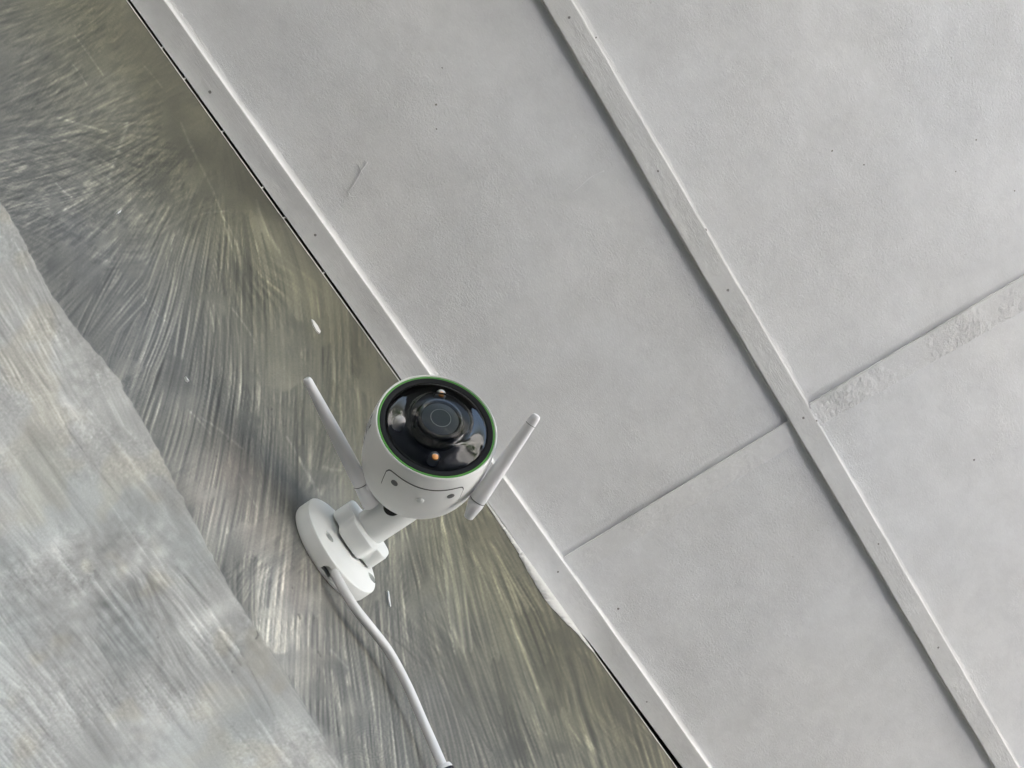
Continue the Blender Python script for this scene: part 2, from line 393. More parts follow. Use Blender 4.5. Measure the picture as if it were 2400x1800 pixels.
# edge between the lower smooth coat and the brushed coat above it
edge_pts = [(-420, -330), (-150, 240), (33, 530), (108, 680), (190, 790), (277, 892), (380, 1079), (450, 1222), (542, 1388), (650, 1555), (797, 1790), (1010, 2130), (1100, 2300)]
ex_ = np.interp(gy[:, 0], [p[1] for p in edge_pts], [p[0] for p in edge_pts])[:, None]
jag = .5 * nz(14, 8) + 1.1 * nz(3, 9) + 1.0 * nz(60, 10)
q = (gx - ex_) * .83 + jag                               # >0 brushed coat, <0 smooth coat
isband = 1 / (1 + np.exp(np.clip(q / np.interp(gy, [0, 1400, 1650, 1800], [1.5, 1.5, 5, 9]), -50, 50)))
sweep_t = np.zeros(gx.shape)                            # tone step of each trowel sweep
def sweep(A, cx_, cy_, L_, W_, off, tone_, bend):
    j, i = int((cx_ - RX0) / STEP), int((cy_ - RY0) / STEP)
    if not (0 <= i < RH and 0 <= j < RW): return
    a0 = A[i, j] + off; c_, s_ = math.cos(a0), math.sin(a0); R = int((L_ + W_) / STEP / 1.6) + 4
    i0, i1, j0, j1 = max(0, i - R), min(RH, i + R), max(0, j - R), min(RW, j + R)
    dx, dy = gx[i0:i1, j0:j1] - cx_, gy[i0:i1, j0:j1] - cy_; u = dx * c_ + dy * s_; v_ = -dx * s_ + dy * c_ - bend * u * u / L_
    m_ = (np.abs(v_) < W_ / 2) & (np.abs(u) < L_ / 2 - 8 * np.sin(v_ * .35 + tone_ * 99))
    A[i0:i1, j0:j1] = np.where(m_, a0 + 2 * bend * u / L_, A[i0:i1, j0:j1])
    edge = np.clip((W_ / 2 - np.abs(v_)) / 5, 0, 1)
    side = np.exp(-((W_ / 2 - v_) / 2.5) ** 2) * .9                      # paler line along one side of the sweep, colour only
    T = sweep_t[i0:i1, j0:j1]; sweep_t[i0:i1, j0:j1] = np.where(m_, T * .35 + tone_ + abs(tone_) * side, T)
rs = random.Random(5)
for k in range(170):
    x_, y_ = rs.uniform(-300, 1500), rs.uniform(-350, 1950)
    if rs.random() < .2: continue
    up_ = y_ + (x_ - 300) * .6 < 560
    sweep(main, x_, y_, rs.uniform(60, 170) if up_ else rs.uniform(140, 420), rs.uniform(14, 40) if up_ else rs.uniform(16, 60), rs.gauss(0, .13), rs.gauss(0, .16), rs.gauss(0, .06))
main_t = sweep_t.copy(); sweep_t[:] = 0
for k in range(110):
    sweep(bandf, rs.uniform(-380, 900), rs.uniform(300, 2100), rs.uniform(120, 480), rs.uniform(12, 70), rs.gauss(0, .08), rs.gauss(0, .12), rs.gauss(0, .04))
band_t = sweep_t.copy()
ang = np.where(q < 0, bandf, main)
def lic(src, ang, n, h=1.0):
    cx, sy = np.cos(ang).astype(np.float32), np.sin(ang).astype(np.float32)
    out = src.copy(); wsum = 1.0
    for sgn in (1, -1):
        x = np.tile(np.arange(RW, dtype=np.float32), (RH, 1)); y = np.tile(np.arange(RH, dtype=np.float32)[:, None], (1, RW))
        pvx = cx * sgn; pvy = sy * sgn
        for k in range(n):
            x += pvx * h; y += pvy * h
            xi = np.clip(x + .5, 0, RW - 1).astype(np.int32); yi = np.clip(y + .5, 0, RH - 1).astype(np.int32)
            nx_, ny_ = cx[yi, xi], sy[yi, xi]
            s = np.where(nx_ * pvx + ny_ * pvy < 0, -1, 1).astype(np.float32); pvx = nx_ * s; pvy = ny_ * s
            wk = .5 + .5 * math.cos(math.pi * k / n)
            out += src[yi, xi] * wk
    return (out - out.mean()) / out.std()
f32 = np.float32
def band_noise(s, seed): a = nz(s, seed); b = a - blur(a, s * 2.2); return (b / b.std()).astype(f32)
fine = lic(nz(.42, 21).astype(f32), ang, 42); fine2 = lic(band_noise(.95, 22), ang, 60, 1.0); coarse = lic(band_noise(2.4, 23), ang, 75, 1.6); wide = lic(band_noise(2.2, 25), ang, 110, 1.5)
short = lic(nz(.6, 24).astype(f32), ang, 9)
def smooth(a, lo, hi):
    t = np.clip((a - lo) / (hi - lo), 0, 1); return t * t * (3 - 2 * t)
cross_ = lic(nz(.8, 61).astype(f32), ang + .45 + .25 * nz(30, 62), 16)
cross2 = lic(nz(.9, 63).astype(f32), ang - .3 + .2 * nz(25, 64), 30)
upper = smooth(-(gy - 560 + (gx - 300) * .6) + 60 * nz(40, 12), -140, 140)         # short broken strokes near the top
def scrape(a, lo=.9, hi=2.2): return smooth(a, lo, hi)
smear = .85 * smooth(nz(16, 65) + .7 * nz(6, 66), .6, 1.5)                              # patches where the tool closed the surface
xm = smooth(nz(34, 67), .4, 1.3) * .7; xm2 = smooth(nz(38, 68), .4, 1.3) * .7
base_s = .55 * fine + .95 * fine2 + .12 * coarse
base_s = base_s * (1 - xm) + (.9 * cross_ + .5 * fine2) * xm
base_s = base_s * (1 - xm2) + (.8 * cross2 + .5 * fine) * xm2
up_s = .35 * fine2 + .6 * short + .4 * cross_ + .35 * lic(nz(.5, 69).astype(f32), ang - .4, 8) + .25 * lic(band_noise(1.8, 70), ang, 14) + .45 * fine
stroke = (base_s + .6 * wide * smooth(gx + .3 * gy, 560, 950)) * (1 - upper) + upper * up_s
near_top = smooth(-(gx - (301 + .716 * gy)), 170, 20)                                # smoother strip under the ceiling
calm = np.clip(1 - .8 * smear - .65 * near_top * smooth(gy, 1400, 600), .12, 1) * (.68 + .42 * smooth(nz(30, 13), -1, 1))
stroke = stroke * calm + .9 * scrape(fine * .6 + cross2 * .6, 1.15, 2.3) * (.4 + .6 * calm) + .6 * scrape(-fine, 1.4, 2.6)*-1 + .5 * smear * nz(9, 71) + .22 * rng.standard_normal(gx.shape)
bl = lic(nz(.6, 72).astype(f32), ang, 14)
bstroke = (.55 * bl + .45 * fine2 + .45 * coarse) * (.3 + .8 * smooth(nz(30, 41), -.2, 1.3)) + .55 * nz(3.0, 14) * smooth(nz(24, 15), .0, 1.3) + .5 * nz(.9, 42) * smooth(nz(20, 43), -.4, 1.2) + .35 * lic(band_noise(5, 44), ang, 40, 2.0) * smooth(nz(40, 45), -.6, 1) + .3 * rng.standard_normal(gx.shape) + .8 * scrape(lic(nz(1.6, 46).astype(f32), ang + .1, 16), 1.6, 2.6)
blurry = smooth(gy - gx * .55, 1050, 1650)
bstroke = bstroke * (1 - .2 * blurry) + .45 * nz(22, 16) * blurry
def blob(x, y, rx, ry, a=0):
    c_, s_ = math.cos(a), math.sin(a); u = (gx - x) * c_ + (gy - y) * s_; v_ = -(gx - x) * s_ + (gy - y) * c_
    return np.exp(-.5 * ((u / rx) ** 2 + (v_ / ry) ** 2))
# slow lightness of the coat's own colour, with the camera's soft shadow painted in
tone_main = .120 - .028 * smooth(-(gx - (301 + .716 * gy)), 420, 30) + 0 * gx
for b in [(655,1480,48,200,-.12,.17),(500,1200,60,120,-.4,.09),(300,830,120,60,-1.1,.03),(760,1000,80,120,0,.015),(900,1450,120,200,0,.015),(1200,1430,30,150,-.3,.04),
          (700,700,50,110,-.2,.03),(500,330,60,150,-.7,-.02),(250,160,60,70,0,.02),(1120,1620,30,140,-.6,-.035),(600,460,60,30,.6,-.035),(380,380,90,60,0,-.02),
          (120,600,110,60,.5,-.02),(630,560,14,70,-.55,.05),(760,1250,60,140,0,.03),(890,1700,90,60,0,.03),(620,1080,60,60,0,-.02),(1350,1600,70,150,-.6,-.02)]:
    tone_main = tone_main + b[5] * blob(*b[:5])
tone_band = .305 + 0 * gx
for b in [(70,1450,110,60,-.3,-.05),(80,1620,140,90,.2,.05),(20,1250,70,60,0,.05),(60,700,50,130,.3,.0),(260,1000,60,120,.9,-.03),(380,1180,40,130,.95,-.04),(560,1520,30,120,1.0,-.05),
          (240,1320,130,26,.9,.05),(500,1440,16,60,1.0,.12),(235,1370,14,60,1.0,.12),(160,1260,20,70,.9,.07),(330,980,30,80,1.0,-.02),(620,1640,40,100,.9,-.05)]:
    tone_band = tone_band + b[5] * blob(*b[:5])
tone = tone_main * (1 - isband) + tone_band * isband
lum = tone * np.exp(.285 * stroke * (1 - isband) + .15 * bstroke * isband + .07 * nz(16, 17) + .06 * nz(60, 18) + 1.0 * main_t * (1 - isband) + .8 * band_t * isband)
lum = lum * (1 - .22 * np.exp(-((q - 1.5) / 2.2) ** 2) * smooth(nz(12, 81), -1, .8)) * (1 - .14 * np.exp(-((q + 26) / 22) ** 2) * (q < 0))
height = .00006 * blur(stroke, .8) * (1 - isband) + .00005 * blur(bstroke, 1) * isband + .0009 * isband
# scratches, trowel nicks and drips in the coat: (points, half width, lightness gain)
SCR = [([(135,276),(190,292),(255,310)],1.6,.45),([(298,288),(285,330),(252,420)],3.0,.42),([(423,287),(445,340),(495,440),(520,504),(553,613)],1.8,.3),([(175,84),(205,125),(241,176)],1.4,.35),
 ([(168,149),(188,175),(203,200)],1.3,.3),([(336,154),(360,180),(380,206)],1.3,.3),([(542,721),(575,765),(597,803)],1.4,.3),([(520,506),(540,540),(560,600),(562,680)],1.4,.25),
 ([(472,981),(510,1005),(567,1052)],1.5,.3),([(445,965),(470,990),(493,1017)],1.4,.3),([(672,1025),(715,1100),(751,1160)],2.0,.33),([(759,1095),(775,1100),(800,1103)],2.2,.28),
 ([(1197,1453),(1230,1580),(1264,1700),(1280,1722)],1.8,.4),([(1165,1380),(1200,1470),(1250,1560)],1.5,.25),([(775,1525),(800,1550),(814,1566)],2.2,.3),([(450,510),(480,500),(530,495)],1.6,.22),
 ([(820,960),(830,1030),(835,1090)],1.2,.2),([(600,470),(625,540),(655,590)],2.4,.35),([(1095,1270),(1130,1350),(1170,1430)],1.3,.2),([(130,430),(150,450),(166,462)],1.5,.4),([(270,500),(275,495),(284,490)],2.2,.4),
 ([(20,560),(40,590),(60,640)],2,.2),([(510,1480),(540,1500),(560,1540)],1.2,.2),([(700,1080),(745,1160),(780,1230)],1.1,.15),([(330,690),(370,740),(398,760)],1.2,.2),
 ([(1010,1350),(1030,1380),(1040,1400)],1.3,.25),([(560,1110),(575,1140),(600,1190)],1.1,.18),([(900,1480),(950,1520),(990,1560)],1.1,-.25),([(1000,1530),(1060,1620),(1150,1760)],2.2,-.22),
 ([(600,1480),(602,1490),(596,1500)],1.3,-.4),([(700,1440),(702,1446),(704,1450)],1.6,-.4),([(745,1526),(748,1532),(752,1538)],1.3,-.4),([(400,590),(405,560),(420,540)],1.3,.22),
 ([(488,1432),(503,1465),(528,1503),(552,1528)],4.5,.32),([(190,1330),(228,1385),(276,1443)],4.0,.26),([(430,1350),(478,1425),(512,1490),(560,1560)],3.0,-.2),([(230,1470),(330,1600),(440,1730)],6,-.13),
 ([(60,1010),(150,1150),(250,1300),(330,1420)],5,-.12),([(200,960),(320,1110),(410,1250)],4,.12),([(120,1280),(160,1350),(190,1395)],5,.22),([(220,1620),(245,1660),(262,1700)],6,.16),([(410,1330),(470,1400),(560,1530),(640,1680)],2,-.15),
 ([(350,1290),(420,1400),(520,1560),(600,1700)],2,.15),([(250,1180),(340,1310),(470,1500)],1.6,.16),([(150,1000),(230,1110),(330,1230)],1.6,-.16),([(250,945),(275,985),(300,1020)],5,.14),([(600,1690),(640,1750),(680,1800)],3,.2)]
for pts, hw, gain in SCR:
    P_ = smooth_path([np.array(p_, float) for p_ in pts], 26); d2 = np.full(gx.shape, 1e9)
    for a, b in zip(P_[:-1], P_[1:]):
        x0, x1 = min(a[0], b[0]) - 14, max(a[0], b[0]) + 14; y0, y1 = min(a[1], b[1]) - 14, max(a[1], b[1]) + 14
        i0, i1 = int((y0 - RY0) / STEP), int((y1 - RY0) / STEP) + 1; j0, j1 = int((x0 - RX0) / STEP), int((x1 - RX0) / STEP) + 1
        sx, sy_ = gx[i0:i1, j0:j1] - a[0], gy[i0:i1, j0:j1] - a[1]; ab = b - a; t = np.clip((sx * ab[0] + sy_ * ab[1]) / (ab @ ab), 0, 1)
        d = (sx - t * ab[0]) ** 2 + (sy_ - t * ab[1]) ** 2; d2[i0:i1, j0:j1] = np.minimum(d2[i0:i1, j0:j1], d)
    k = np.exp(-d2 / (2 * hw * hw)) * np.clip(.8 + .35 * fine, .2, 1.3)
    lum = lum * (1 + (1.9 * gain if gain > 0 else 1.5 * gain) * k); height = height + .00025 * np.sign(gain) * k
# swirl of a round brush low on the wall
for cx0, cy0, R0 in ((870, 1745, 62), (840, 1800, 60)):
    rr = np.hypot((gx - cx0) * 1.0, (gy - cy0) * 1.25); sw = np.exp(-((rr - R0 * .7) / (R0 * .35)) ** 2)
    lum = lum * (1 + .12 * sw * np.sin(rr * .75 + 1.5 * nz(12, 31)) * (gy < cy0 + 40))
# small dark spots, colour only
dark_spot = smooth(nz(1.3, 40), 3.1, 3.8); lum = lum * (1 - .5 * dark_spot)
lum = np.clip(lum, .03, .75)
# hue: olive near the ceiling, warm and rosy in places, blue-grey in the smooth coat
olive = np.array([1.0, .985, .70]); warm = np.array([1.04, .985, .88]); cool = np.array([.975, .995, 1.0]); rose = np.array([1.10, .97, .88]); neutral = np.array([1.0, .99, .89])
tfar = smooth(-(gx - (301 + .716 * gy)), 520, 60)
bluish = smooth(nz(30, 51) + .5 * nz(12, 52), .2, 1.6) * .4 + .8 * np.clip(blob(300, 780, 150, 130) + .6 * blob(100, 560, 120, 80), 0, 1)
wr = np.clip(blob(690, 1440, 60, 130, -.2) + blob(500, 1130, 60, 60) + blob(560, 1180, 50, 90, -.4), 0, 1) * (.6 + .4 * smooth(nz(8, 53), -.5, 1))
rgb = np.zeros(gx.shape + (3,))
for c in range(3):
    mcol = neutral[c] * (1 - tfar) + olive[c] * tfar
    mcol = mcol * (1 - .6 * bluish * (1 - .6 * tfar)) + cool[c] * .6 * bluish * (1 - .6 * tfar)
    mcol = mcol * (1 - .75 * wr) + (warm[c] if c != 0 else rose[c]) * .75 * wr
    mcol = mcol * (1 + (.02, .007, -.022)[c] * np.clip(stroke, -1.5, 2))
    bcol = (1.03, 1.0, .925)[c] + (warm[c] - 1) * .6 * smooth(nz(22, 54) + .6 * nz(8, 55), .4, 1.8) + (np.array([-.025, .005, .015])[c]) * smooth(nz(24, 56), 0, 1.6)
    rgb[..., c] = lum * (mcol * (1 - isband) + bcol * isband)
rgb = np.clip(rgb, 0, .8)
def sample(a, px, py):
    x = np.clip((px - RX0) / STEP, 0, RW - 1.001); y = np.clip((py - RY0) / STEP, 0, RH - 1.001)
    xi, yi = x.astype(int), y.astype(int); fx, fy = x - xi, y - yi
    if a.ndim == 3: fx = fx[..., None]; fy = fy[..., None]
    return (a[yi, xi] * (1 - fx) + a[yi, xi + 1] * fx) * (1 - fy) + (a[yi + 1, xi] * (1 - fx) + a[yi + 1, xi + 1] * fx) * fy
NP, NS = 1300, 800
yy = np.linspace(-420, 2190, NP)[:, None]; span = np.clip(470 + 301 + .716 * yy, 330, 2400)
s_ = np.linspace(0, 1, NS)[None]; px = 301 + .716 * yy + 16 - s_ * (span + 16); py = yy + 0 * s_
PX, PY = px.ravel(), py.ravel()
R_ = (np.stack([PX - 1200, PY - 900, np.full(PX.shape, F)], -1) / F) @ M.T
V = LENS + R_ * (WY / R_[:, 1])[:, None]
V[:, 1] += sample(height, PX, PY)
idx = np.arange(NP * NS).reshape(NP, NS)
quads = np.stack([idx[:-1, :-1], idx[:-1, 1:], idx[1:, 1:], idx[1:, :-1]], -1).reshape(-1, 4)
def grid_mesh(name, V, quads):
    me = bpy.data.meshes.new(name); me.vertices.add(len(V)); me.vertices.foreach_set('co', V.astype(f32).ravel())
    me.loops.add(quads.size); me.loops.foreach_set('vertex_index', quads.astype(np.int32).ravel())
    me.polygons.add(len(quads)); me.polygons.foreach_set('loop_start', np.arange(0, quads.size, 4, dtype=np.int32))
    me.update(calc_edges=True); return me
me = grid_mesh('wall', V, quads)
if me.polygons[1000].normal.y < 0: me.flip_normals()
at = me.color_attributes.new('pigment_shade', 'FLOAT_COLOR', 'POINT')
cc = np.ones((len(V), 4), f32); cc[:, :3] = sample(rgb, PX, PY); at.data.foreach_set('color', cc.ravel())
wm = mat('render_coat', (.2, .2, .18), .72); g = G(wm); a_ = g.n('Attribute', attribute_name='pigment_shade')
v = g.coord(); micro = g.noise(v, 900, 3, .7)
c = g.mix(.5, a_.outputs['Color'], g.ramp(micro, [(.3, .86), (.7, 1.14)]), 'MULTIPLY'); c = g.mix(.5, a_.outputs['Color'], c)
g.l(g.mix(1.0, a_.outputs['Color'], g.ramp(micro, [(.3, .93), (.7, 1.0)]), 'MULTIPLY'), g.b.inputs['Base Color'])
g.l(g.bump(micro, .25, .0004), g.b.inputs['Normal'])
wall = link('wall', me, wm, label='grey green brushed plaster wall under the ceiling with a paler smooth coat at lower left', cat='wall')
# the rest of the same wall round the finely built stretch: set back 4 mm
wm2 = mat('plain_render_coat', (.2, .2, .18), .75); g = G(wm2); v = g.coord((60, 60, 4))
hz = g.n('SeparateXYZ'); g.l(g.coord(), hz.inputs[0])
cc_ = g.mix(g.ramp(hz.outputs[2], [(.0, 1.0), (1.0, 0.0)]), g.ramp(g.noise(v, 1, 5, .6), [(.3, (.11, .11, .09)), (.7, (.19, .19, .16))]), g.ramp(g.noise(v, 1, 5, .6), [(.3, (.3, .3, .3)), (.7, (.42, .42, .42))]))
g.l(cc_, g.b.inputs['Base Color'])
bm = bmesh.new(); bmesh.ops.create_cube(bm, size=1); me = from_bm(bm, 'wall_backing')
me.transform(Matrix.Translation((0, WY - .004 - .06, 1.45)) @ Matrix.Diagonal((17, .12, 3.1, 1)))
link('wall_backing', me, wm2, wall, smooth=False)

# white ceiling paint lapped onto the wall along the corner
def on_wall(px, py, lift=.0012): return at_y(px, py, WY + lift)
def ribbon(name, pts_a, pts_b, m, parent, lift=.0012, **k):
    bm = bmesh.new(); A_ = [bm.verts.new(on_wall(*p, lift)) for p in pts_a]; B_ = [bm.verts.new(on_wall(*p, lift)) for p in pts_b]
    A2 = [bm.verts.new(on_wall(*p, -.002)) for p in pts_a]; B2 = [bm.verts.new(on_wall(*p, -.002)) for p in pts_b]
    for i in range(len(A_) - 1):
        for p_, q_ in ((A_, B_), (A2, A_), (B_, B2)): bm.faces.new((p_[i], p_[i + 1], q_[i + 1], q_[i]))
    return link(name, from_bm(bm, name), m, parent, **k)
ys = np.arange(-300, 2150, 5.0)
def wl(y): return 301 + .7165 * y
ribbon('paint_line', [(contact(y) + 1, y) for y in ys], [(contact(y) - (1.4 + .9 * mnoise.noise((y * .02, 0, 0)) + .8 * mnoise.noise((y * .11, 3, 0))), y) for y in ys], LAP_MAT, wall, .0009)
lap = []
for y in np.arange(1120, 1530, 3.0):
    base = np.interp(y, [1120, 1170, 1230, 1290, 1340, 1400, 1440, 1480, 1530], [.5, 1.5, 4, 9, 18, 25, 20, 9, 0])
    lap.append((y, 1.5 + base * (1 + .22 * mnoise.noise((y * .03, 1, 0))) + 2.2 * mnoise.noise((y * .15, 7, 0)) * (base > 3)))
ribbon('paint_smear', [(contact(y) + 3, y) for y, b in lap], [(contact(y) - b, y) for y, b in lap], LAP_MAT, wall, .0010)
# bridges of paint across the dark gap
for y in (112, 185, 309, 440, 511, 640, 901):
    p = at_z(contact(y) + 2.5, y, ZC - T1 + .001); bm = bmesh.new(); bmesh.ops.create_icosphere(bm, subdivisions=2, radius=1)
    me = from_bm(bm, 'paint_bridge'); me.transform(Matrix.Translation(p) @ Matrix.Diagonal((.0013, .0034, .0014, 1)))
    link('paint_bridge', me, LAP_MAT, wall)
# flecks of white paint on the wall
def fleck(poly, lift=.0014):
    bm = bmesh.new(); f = bm.faces.new([bm.verts.new(on_wall(x, y, lift)) for x, y in poly]); r = bmesh.ops.extrude_face_region(bm, geom=[f])
    for v_ in [e for e in r['geom'] if isinstance(e, bmesh.types.BMVert)]: v_.co.y -= .003
    link('paint_fleck', from_bm(bm, 'paint_fleck'), LAP_MAT, wall, smooth=False)
fleck([(731, 748), (736, 751), (745, 763), (752, 777), (750, 781), (742, 774), (735, 762)])
fleck([(909, 1384), (912, 1386), (914, 1400), (917, 1421), (915, 1422), (911, 1404)])
fleck([(277, 497), (285, 491), (283, 497), (275, 502)]); fleck([(436, 882), (441, 888), (444, 893), (439, 890)])

# ------------------------------------------------------------------ nail holes and marks on the ceiling
def dots(parent, spots, z, seed):
    bm = bmesh.new()
    for x, y, r in spots:
        p = at_z(x, y, z - .0004); rr = r * (ZC - LENS[2]) / F
        vs = [bm.verts.new((p[0] + rr * math.cos(a) * random.uniform(.7, 1.2), p[1] + rr * math.sin(a) * random.uniform(.7, 1.2), p[2])) for a in np.linspace(0, 2 * math.pi, 9)[:-1]]
        bm.faces.new(vs)
    return link('nail_hole', from_bm(bm, 'nail_hole'), NAIL_MAT, parent, smooth=False, kind='stuff')
dots(batten1, [(492, 215, 3.6), (739, 551, 3), (1308, 1340, 3), (1516, 1645, 2.5)], ZC - T1, 1)
dots(batten2, [(1334, 41, 3.5), (1542, 401, 2.8), (1397, 88, 2.2), (1706, 680, 3.6), (1883, 980, 3.4), (1914, 986, 2.4), (2059, 1275, 3), (2199, 1518, 3.2)], ZC - T2, 2)
marks = link('ceiling_marks', None, None); bpy.data.objects.remove(marks)
dots(ceil, [(1022, 245, 2.4), (1654, 539, 4.0), (1608, 1168, 3.2), (1399, 1286, 2), (1449, 1427, 3.2), (1950, 354, 2.4), (2025, 386, 2.4), (2240, 402, 2), (2288, 328, 2.4), (2378, 447, 2), (2283, 1078, 3), (1951, 353, 2), (1036, 159, 1.6), (1023, 302, 1.8)], ZC - .0012, 3)
def crack(pts, r, m=NAIL_MAT, name='crack'):
    P_ = [at_z(x, y, ZC - .0009) for x, y in pts]; me = from_bm(tube(smooth_path(P_, 24), r, 6), name); link(name, me, m, ceil)
crack([(1340, 452), (1357, 440), (1374, 424), (1392, 411), (1416, 401)], .00035, PANEL_MAT)
crack([(816, 448), (828, 435), (838, 418), (846, 402), (862, 380)], .0005, PANEL_MAT, 'paint_ridge')
crack([(815, 449), (822, 461), (834, 462)], .0006, PANEL_MAT, 'paint_ridge'); crack([(841, 388), (846, 400), (851, 410)], .0006, PANEL_MAT, 'paint_ridge')


# ------------------------------------------------------------------ the security camera
T = link('security_camera', None, label='white security camera with green ring and two antennas on the plaster wall', cat='camera')
T.location = Vector(at_y(804, 1276, WY)); T0 = T.location.copy(); T.hide_render = False
def P3(p): return Vector(p)
inv = Matrix.Translation(-T0)
FR = .0370; FD = FR * F / 146.5
fc = P3(at_depth(1025, 998, FD))
vray = np.array([-175, 98, F]); vray = vray / np.linalg.norm(vray)
tilt = math.acos(.802); axd = np.array([.407, -.914, 0]); axd -= axd.dot(vray) * vray; axd /= np.linalg.norm(axd)
nloc = -vray * math.cos(tilt) + axd * math.sin(tilt); N = Vector(M @ nloc)          # the way the camera faces
up_img = np.array([.03, -1, 0]); upw = up_img - up_img.dot(nloc) / (nloc[2]) * np.array([0, 0, 1])   # lies in the face plane and projects straight up
UP = Vector(M @ (upw / np.linalg.norm(upw)))
BF = inv @ frame(fc, N, UP)                                   # local z: out of the face, x: its top
RT = N.cross(UP).normalized()
# shell
L1, L2 = .034, .040
prof = [(.0356, .0002), (.0359, .0009), (.0363, .0012), (.0368, .0009), (.0371, .0), (.0377, -.004), (.0387, -.012), (.0392, -.020), (.0390, -.028), (.0382, -.034)]
for k in range(1, 17):
    a = k / 16 * math.pi / 2; prof.append((.0382 * math.cos(a) ** .85 if k < 16 else 0, -L1 - L2 * math.sin(a)))
def shell_r(z):
    zs = [p[1] for p in prof[4:]][::-1]; rs = [p[0] for p in prof[4:]][::-1]; return float(np.interp(z, zs, rs))
body = lathe_obj('body_shell', [(.0352, -.004)] + prof, WHITE, T, BF, 160, 50)
lathe_obj('green_ring', [(.03435, -.002), (.03440, .0006), (.0347, .0008), (.03545, .0008), (.0357, .0004), (.0357, -.001)], GREEN, T, BF, 160)
bez = lathe_obj('front_bezel', [(.0345, -.001), (.0344, .0006), (.0340, .0009), (.0320, .0008), (.0311, .0004), (.0308, -.0004), (.0306, -.003)], BEZEL, T, BF, 160)
lathe_obj('inner_dish', [(.0308, -.0030), (.0285, -.0045), (.018, -.0045), (0, -.0045)], DISH, T, BF, 96)
lb = lathe_obj('lens_barrel', [(.0150, -.0046), (.0146, .004), (.0142, .0075), (.0134, .0086), (.0122, .0088), (.0114, .0080), (.0111, .0068), (.0, .0066)], BLACK, T, BF, 96)
lathe_obj('lens_glass', [(.0111, .0074), (.008, .0081), (.004, .0084), (0, .0078)], LENSG, lb, BF, 64)
lathe_obj('lens_ring', [(.0062, .00835), (.00617, .0086), (.0059, .0086), (.00585, .00845)], RINGG, lb, BF, 64)
lathe_obj('dome_glass', [(.0309, .0000), (.0304, .0011), (.0294, .0017), (.0275, .0023), (.0250, .0030), (.0225, .0037), (.0205, .0045), (.0190, .0057), (.0182, .0078), (.0176, .0098), (.0168, .0106)], GLASS, T, BF, 128, 70)
lathe_obj('lens_window', [(.0168, .0106), (.0154, .0112), (.0130, .0119), (.008, .0128), (.004, .0132), (0, .0133)], GLASS2, T, BF, 96, 70)
for nm, ang_, rr in (('led', 92, .0228), ('led', 270, .0225), ('infrared_led', 186, .0232)):
    a = math.radians(ang_); c = BF @ Vector((math.sin(a) * rr, -math.cos(a) * rr * -1 if False else 0, 0)) if False else None
    # x axis of the frame is the top; RT is its right
    off = (Matrix.Identity(3) @ (UP * math.sin(a) + (-RT) * math.cos(a))) * rr
    if nm == 'infrared_led': off = (UP * math.sin(a) * 1 + RT * 0) * rr
    pos = Vector(fc) - T0 + (UP * (rr if ang_ == 92 else -rr if ang_ == 270 else -.0008)) + N * .0006
    if nm == 'infrared_led':
        lft = Vector(M @ np.array([-1, 0, 0])); lft = (lft - N * lft.dot(N)); lft.normalize(); pos = Vector(fc) - T0 + lft * .0226 + UP * -.002 + N * .0002
    fm_ = frame(pos, N, UP)
    r0 = .0034 if nm == 'led' else .0037
    o = lathe_obj(nm, [(r0, -.0045), (r0, 0), (r0 * .92, r0 * .4), (r0 * .7, r0 * .72), (r0 * .38, r0 * .93), (0, r0)], LEDM, T, fm_, 32)
    if nm == 'led': lathe_obj('led_chip', [(r0 * .62, r0 * .55), (r0 * .55, r0 * .86), (r0 * .35, r0 * 1.0), (0, r0 * 1.06)], LEDO, o, frame(pos - UP * .0012, N, UP), 20)
# reset cover underneath: rounded patch hugging the shell
def shell_pt(th, z, lift):                                     # th measured from UP towards image-left
    r = shell_r(z) + lift
    lft = Vector(M @ np.array([-1, 0, 0])); lft = (lft - N * lft.dot(N)); lft = (lft - UP * lft.dot(UP)).normalized()
    return (Vector(fc) - T0) + N * z + (UP * math.cos(th) + lft * math.sin(th)) * r
def shell_patch(name, th0, th1, z0, z1, rc, lift, m, parent, dip=0, n=44):
    bm = bmesh.new(); rows = []
    for i in range(n + 1):
        u = i / n; th = th0 + (th1 - th0) * u
        wth = abs(th1 - th0) * .039; x = min(u, 1 - u) * wth; ins = rc - math.sqrt(max(0, rc * rc - max(0, rc - x) ** 2)) if x < rc else 0
        dp = dip * math.sin(math.pi * smooth(np.array(u), .12, .88)) ** .6 if dip else 0
        rows.append([bm.verts.new(shell_pt(th, z1 - ins - dp + ((z0 + ins) - (z1 - ins - dp)) * j / 10, lift)) for j in range(11)])
    for a, b in zip(rows[:-1], rows[1:]):
        for j in range(10): bm.faces.new((a[j], a[j + 1], b[j + 1], b[j]))
    bmesh.ops.remove_doubles(bm, verts=bm.verts, dist=1e-6)
    return link(name, from_bm(bm, name), m, parent)
TH = math.radians(180 - 4)
groove = shell_patch('cover_groove', TH - .62, TH + .66, -.0285, -.0078, .0036, .00012, GROOVE, T, .0012)
cover = shell_patch('reset_cover', TH - .605, TH + .645, -.0290, -.0083, .0034, .00040, WHITE, T, .0012)
for th in (TH + .46, TH - .42):
    c = shell_pt(th, -.0150, .0005); nrm = (shell_pt(th, -.0150, .01) - c)
    lathe_obj('screw_hole_shade', [(.0022, -.0006), (.0022, .00025), (.0019, .0003), (0, .0003)], HOLE_SHADE, cover, frame(c, nrm, N), 24)  # raised dark disc; its colour stands in for the shaded hole
c = shell_pt(TH + .03, -.0205, .0004); lathe_obj('button', [(.0023, -.0005), (.0022, .0006), (.0017, .0012), (.0008, .0015), (0, .0015)], WHITE2, cover, frame(c, shell_pt(TH, -.0205, .01) - c, N), 24)

